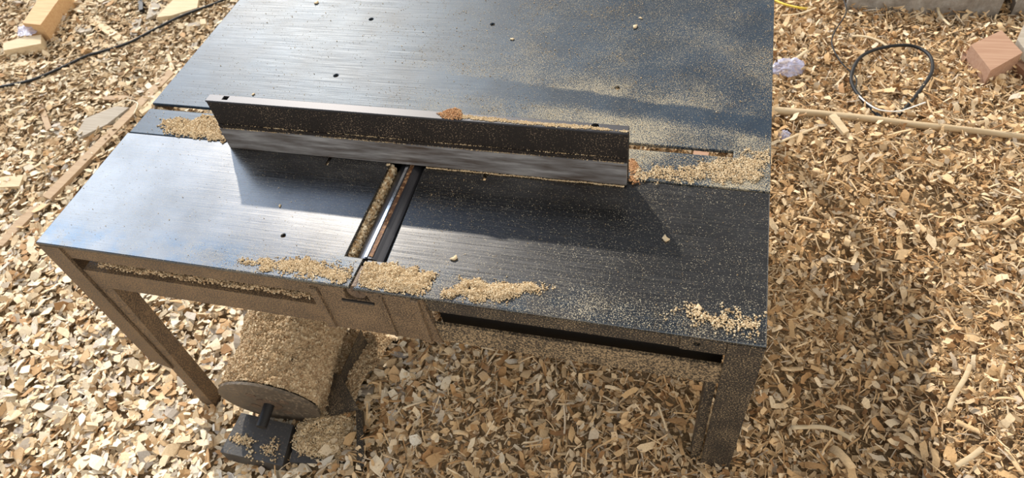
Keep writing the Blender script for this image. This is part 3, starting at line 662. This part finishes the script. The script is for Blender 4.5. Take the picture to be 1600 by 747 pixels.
slab('flat_offcut', [(80, 204), (92, 194), (102, 199), (92, 212)], 0.014, 0.010, 'grey', 'small flat offcut at the lower end of the split stick', 'offcut')
slab('flat_offcut', [(-6, 277), (37, 273), (30, 291), (-6, 293)], 0.018, 0.014, 'pine', 'pale rectangular offcut at the left rim of the photo', 'offcut')
slab('flat_stick', [(-8, 102), (30, 97), (47, 96), (40, 102), (-8, 109)], 0.014, 0.010, 'pine', 'flat pale stick below the short pine offcut', 'stick')
slab('grey_stick', [(38, 486), (110, 466), (114, 471), (42, 491)], 0.014, 0.008, 'grey', 'faint grey stick on the chips below the front left corner of the table', 'stick')
slab('grey_flake', [(302, 64), (310, 62), (306, 76), (297, 75)], 0.014, 0.010, 'grey', 'grey flake close to the left table edge below the cream cube', 'flake')
slab('pale_splinter', [(260, 84), (265, 84), (273, 108), (266, 110)], 0.014, 0.008, 'pine', 'pale splinter just beyond the upper end of the long lath', 'splinter')
def ground_tube(name, pix, r, mm, label, cat, lift=None, n=10, flat=1.0, k=8):
    lift = r if lift is None else lift
    P = smooth_pts([at(u, v, (lift if not isinstance(lift, (list, tuple)) else lift[i])) for i, (u, v) in enumerate(pix)], k)
    return tag(tube(name, P, r, M[mm], n, flat=flat), label, cat)
ground_tube('power_cable', [(-40, 142), (0, 136), (50, 125), (100, 104), (134, 88), (161, 80), (201, 67), (234, 50), (284, 25), (335, 6), (362, -6), (420, -30)], 0.0060, 'cable', 'black power cable curving over the chips at the upper left', 'cable', lift=0.020)
ground_tube('plastic_strap', [(176, 166), (194, 157), (208, 158), (215, 162), (213, 170), (209, 178)], 0.0022, 'strap', 'thin cream strap looped over the long lath', 'strap', lift=0.026, n=6)
# crumpled plastic film
def film(name, u, v, sx, sy, sz, rot, label, dz=0.0, seed=1):
    P = at(u, v, dz); bm = bmesh.new(); bmesh.ops.create_icosphere(bm, subdivisions=4, radius=1.0)
    for w in bm.verts:
        c = w.co.copy(); f1 = 1 + 0.35 * noise.noise(c * 1.7 + Vector((seed, 0, 0))) + 0.30 * (abs(noise.noise(c * 3.1 + Vector((0, seed, 0)))) - 0.2) + 0.14 * noise.cell(c * 4 + Vector((seed, seed, 0)))
        w.co = Vector((c.x * sx * f1, c.y * sy * f1, max(c.z * f1, -0.4) * sz))
    bmesh.ops.rotate(bm, verts=bm.verts, cent=(0, 0, 0), matrix=Matrix.Rotation(rot, 3, 'Z'))
    o = bm_obj(name, bm, M['film']); o.location = (P[0], P[1], P[2] + 0.4 * sz); return tag(o, label, 'plastic bag')
film('plastic_bag', 45, 51, 0.044, 0.030, 0.022, 0.2, 'crumpled bluish plastic film lying against the orange-tan timber block', 0.040, 2)
film('plastic_bag', 1230, 110, 0.048, 0.032, 0.026, 0.35, 'crumpled violet plastic bag on the shavings beside the right table edge', 0.012, 5)
film('plastic_bag', 1225, 213, 0.016, 0.016, 0.012, 0.9, 'tiny violet plastic scrap below the wooden pole, near the table edge', 0.012, 9)

# ---------------------------------------------------------------- right side
ground_tube('cable_loop', [(1380, 188), (1360, 168), (1338, 144), (1330, 120), (1344, 90), (1377, 75), (1421, 71), (1450, 84), (1457, 107), (1445, 131), (1414, 170), (1400, 184)], 0.0052, 'cable', 'thick black cable bent into an open loop on the shavings', 'cable', lift=[0.008, 0.018, 0.026, 0.03, 0.03, 0.03, 0.03, 0.03, 0.03, 0.028, 0.020, 0.004])
ground_tube('thin_wire', [(1318, -25), (1319, 0), (1322, 20), (1304, 50), (1300, 70), (1314, 97), (1337, 121), (1336, 140)], 0.0024, 'wire', 'thin black wire running from the concrete to the cable loop', 'wire', lift=0.028, n=7)
ground_tube('white_wire', [(1342, 150), (1356, 162), (1375, 172), (1404, 174), (1421, 169), (1446, 160)], 0.0022, 'white', 'thin white wire across the bottom of the cable loop', 'wire', lift=0.030, n=7)
ground_tube('yellow_cord', [(1180, -16), (1210, 0), (1230, 8), (1255, 13), (1275, 13)], 0.0040, 'yellow', 'yellow cord at the top, just right of the table corner', 'cord', lift=[0.02, 0.024, 0.024, 0.02, 0.0], n=8)
Pp = [at(u, v, 0.020) for u, v in ((1150, 163), (1205, 172), (1280, 178), (1360, 186), (1431, 195), (1520, 204), (1640, 219))]
tag(tube('wooden_pole', smooth_pts(Pp, 5), 0.0125, M['polewood'], 12, taper=0.0085), 'long weathered wooden pole across the shavings right of the table', 'pole')
slab('flat_stick', [(1295, 181), (1305, 176), (1327, 204), (1318, 208)], 0.042, 0.010, 'pine', 'short pale stick lying across the long weathered pole', 'stick')
slab('hardwood_block', [(1517, 70), (1565, 47), (1598, 82), (1548, 110)], 0.062, 0.07, 'pink', 'pinkish brown hardwood block on the shavings near the upper right', 'wood block', None, 0.003)
slab('hardwood_chunk', [(1504, 84), (1516, 74), (1522, 82), (1508, 92)], 0.020, 0.02, 'pink', 'small reddish chunk touching the left side of the hardwood block', 'offcut')
slab('grey_board', [(1590, 62), (1602, 34), (1650, 44), (1640, 96), (1606, 84)], 0.060, 0.03, 'grey', 'greyish board leaning in at the right rim behind the hardwood block', 'board')
slab('brown_offcut', [(1586, 98), (1604, 90), (1640, 108), (1620, 128)], 0.030, 0.035, 'pink', 'brown offcut at the right rim in front of the hardwood block', 'offcut')
def kerb(name, a, b_, hgt, depth, label):
    p, q_ = at(*a), at(*b_); d = (q_ - p); d[2] = 0; L = np.linalg.norm(d); d /= L; nrm = np.array([-d[1], d[0], 0]); z0 = min(p[2], q_[2]) - 0.03
    bm = bmesh.new(); K = 26; rows = []
    prof = [(0, 0), (0, hgt * 0.5), (0.006, hgt), (depth, hgt), (depth, 0)]
    for i in range(K + 1):
        row = []
        for k, (o_, h_) in enumerate(prof):
            c = p + d * L * i / K + nrm * (o_ + 0.006 * noise.noise((i * 0.5, k * 2.2, L)))
            row.append(bm.verts.new((c[0], c[1], z0 + h_ + 0.005 * noise.noise((i * 0.7, k * 3.1, 7)))))
        rows.append(row)
    for r1, r2 in zip(rows, rows[1:]):
        for k in range(5): bm.faces.new((r1[k], r2[k], r2[(k + 1) % 5], r1[(k + 1) % 5]))
    bm.faces.new(rows[0]); bm.faces.new(rows[-1]); return tag(bm_obj(name, bm, M['concrete']), label, 'concrete block')
kerb('concrete_block', (1321, 16), (1557, 28), 0.13, 0.22, 'long grey concrete block at the top right beyond the shavings')
kerb('concrete_block', (1577, 27), (1690, 36), 0.12, 0.22, 'grey concrete block at the upper right rim, beside the long concrete block')
def long_shaving(pix, r, label, name='long_shaving', mm='pine', lift=0.03):
    return ground_tube(name, pix, r, mm, label, 'wood shaving', lift=lift, n=8, flat=0.35, k=6)
long_shaving([(1332, 56), (1352, 57), (1372, 63), (1388, 73)], 0.0055, 'long arched shaving above the cable loop')
long_shaving([(1464, 4), (1468, 22), (1485, 40)], 0.0048, 'long bent splinter in front of the long concrete block')
long_shaving([(1216, 98), (1238, 94), (1262, 78)], 0.0055, 'long straight splinter just above the violet plastic bag')
long_shaving([(1218, 222), (1248, 210), (1278, 198)], 0.0045, 'straight splinter below the left end of the wooden pole')
long_shaving([(1222, 24), (1250, 21), (1275, 12)], 0.0042, 'pale splinter beside the yellow cord')
long_shaving([(1236, 668), (1290, 668), (1330, 685)], 0.0050, 'bent pale shaving right of the front right leg')
long_shaving([(1483, 640), (1490, 620), (1508, 590), (1516, 570)], 0.0050, 'twisted upright shaving on the right-hand heap', lift=0.035)
long_shaving([(1494, 728), (1520, 712), (1535, 700)], 0.0050, 'stout pale shaving at the lower right rim of the heap', lift=0.035)
# crumbs lying on the table
def crumb(u, v, s, label, z=H, k=0):
    p = onz(u, v, z); P, q = flake(4, 1.0, 0.8, 0.28, 0.5, 0.4); me = np_mesh('wood_crumb', P * s, q); me.materials.append(M['pine'])
    o = bpy.data.objects.new('wood_crumb', me); C.objects.link(o); o.rotation_euler = (0, 0, random.uniform(0, 6)); o.location = (p[0], p[1], z - P[:, 2].min() * s + 0.0003)
    return tag(o, label, 'wood chip')
crumb(495, 5, 0.011, 'pale chip on the tabletop at the top edge of the photo')
crumb(992, 43, 0.012, 'larger tan chip on the rear tabletop with a smaller one above it')
crumb(1001, 29, 0.007, 'small tan chip just above the larger chip on the rear tabletop')
crumb(800, 62, 0.008, 'small chip alone in the middle of the rear tabletop')
crumb(1040, 374, 0.012, 'pale chip alone on the black right front plate', H - DROP)
crumb(710, 404, 0.011, 'round pale chip on the right front plate behind the front edge', H - DROP)
crumb(437, 322, 0.006, 'tiny pale chip alone on the left front plate')
crumb(396, 148, 0.007, 'small cream chip behind the left end of the fence')
crumb(1092, 482, 0.011, 'reddish chip on the front edge near the right corner', H - DROP)
crumb(607, 258, 0.008, 'small tan chip at the top left corner of the cutter opening')
slab2 = px_prism('wooden_wedge', [(1084, 235), (1108, 238), (1106, 247), (1082, 244)], H - 0.004, 0.026, M['pink'], 'reddish wooden wedge stuck in the table slot right of the fence', 'wedge', dz=False, bev=0.001)
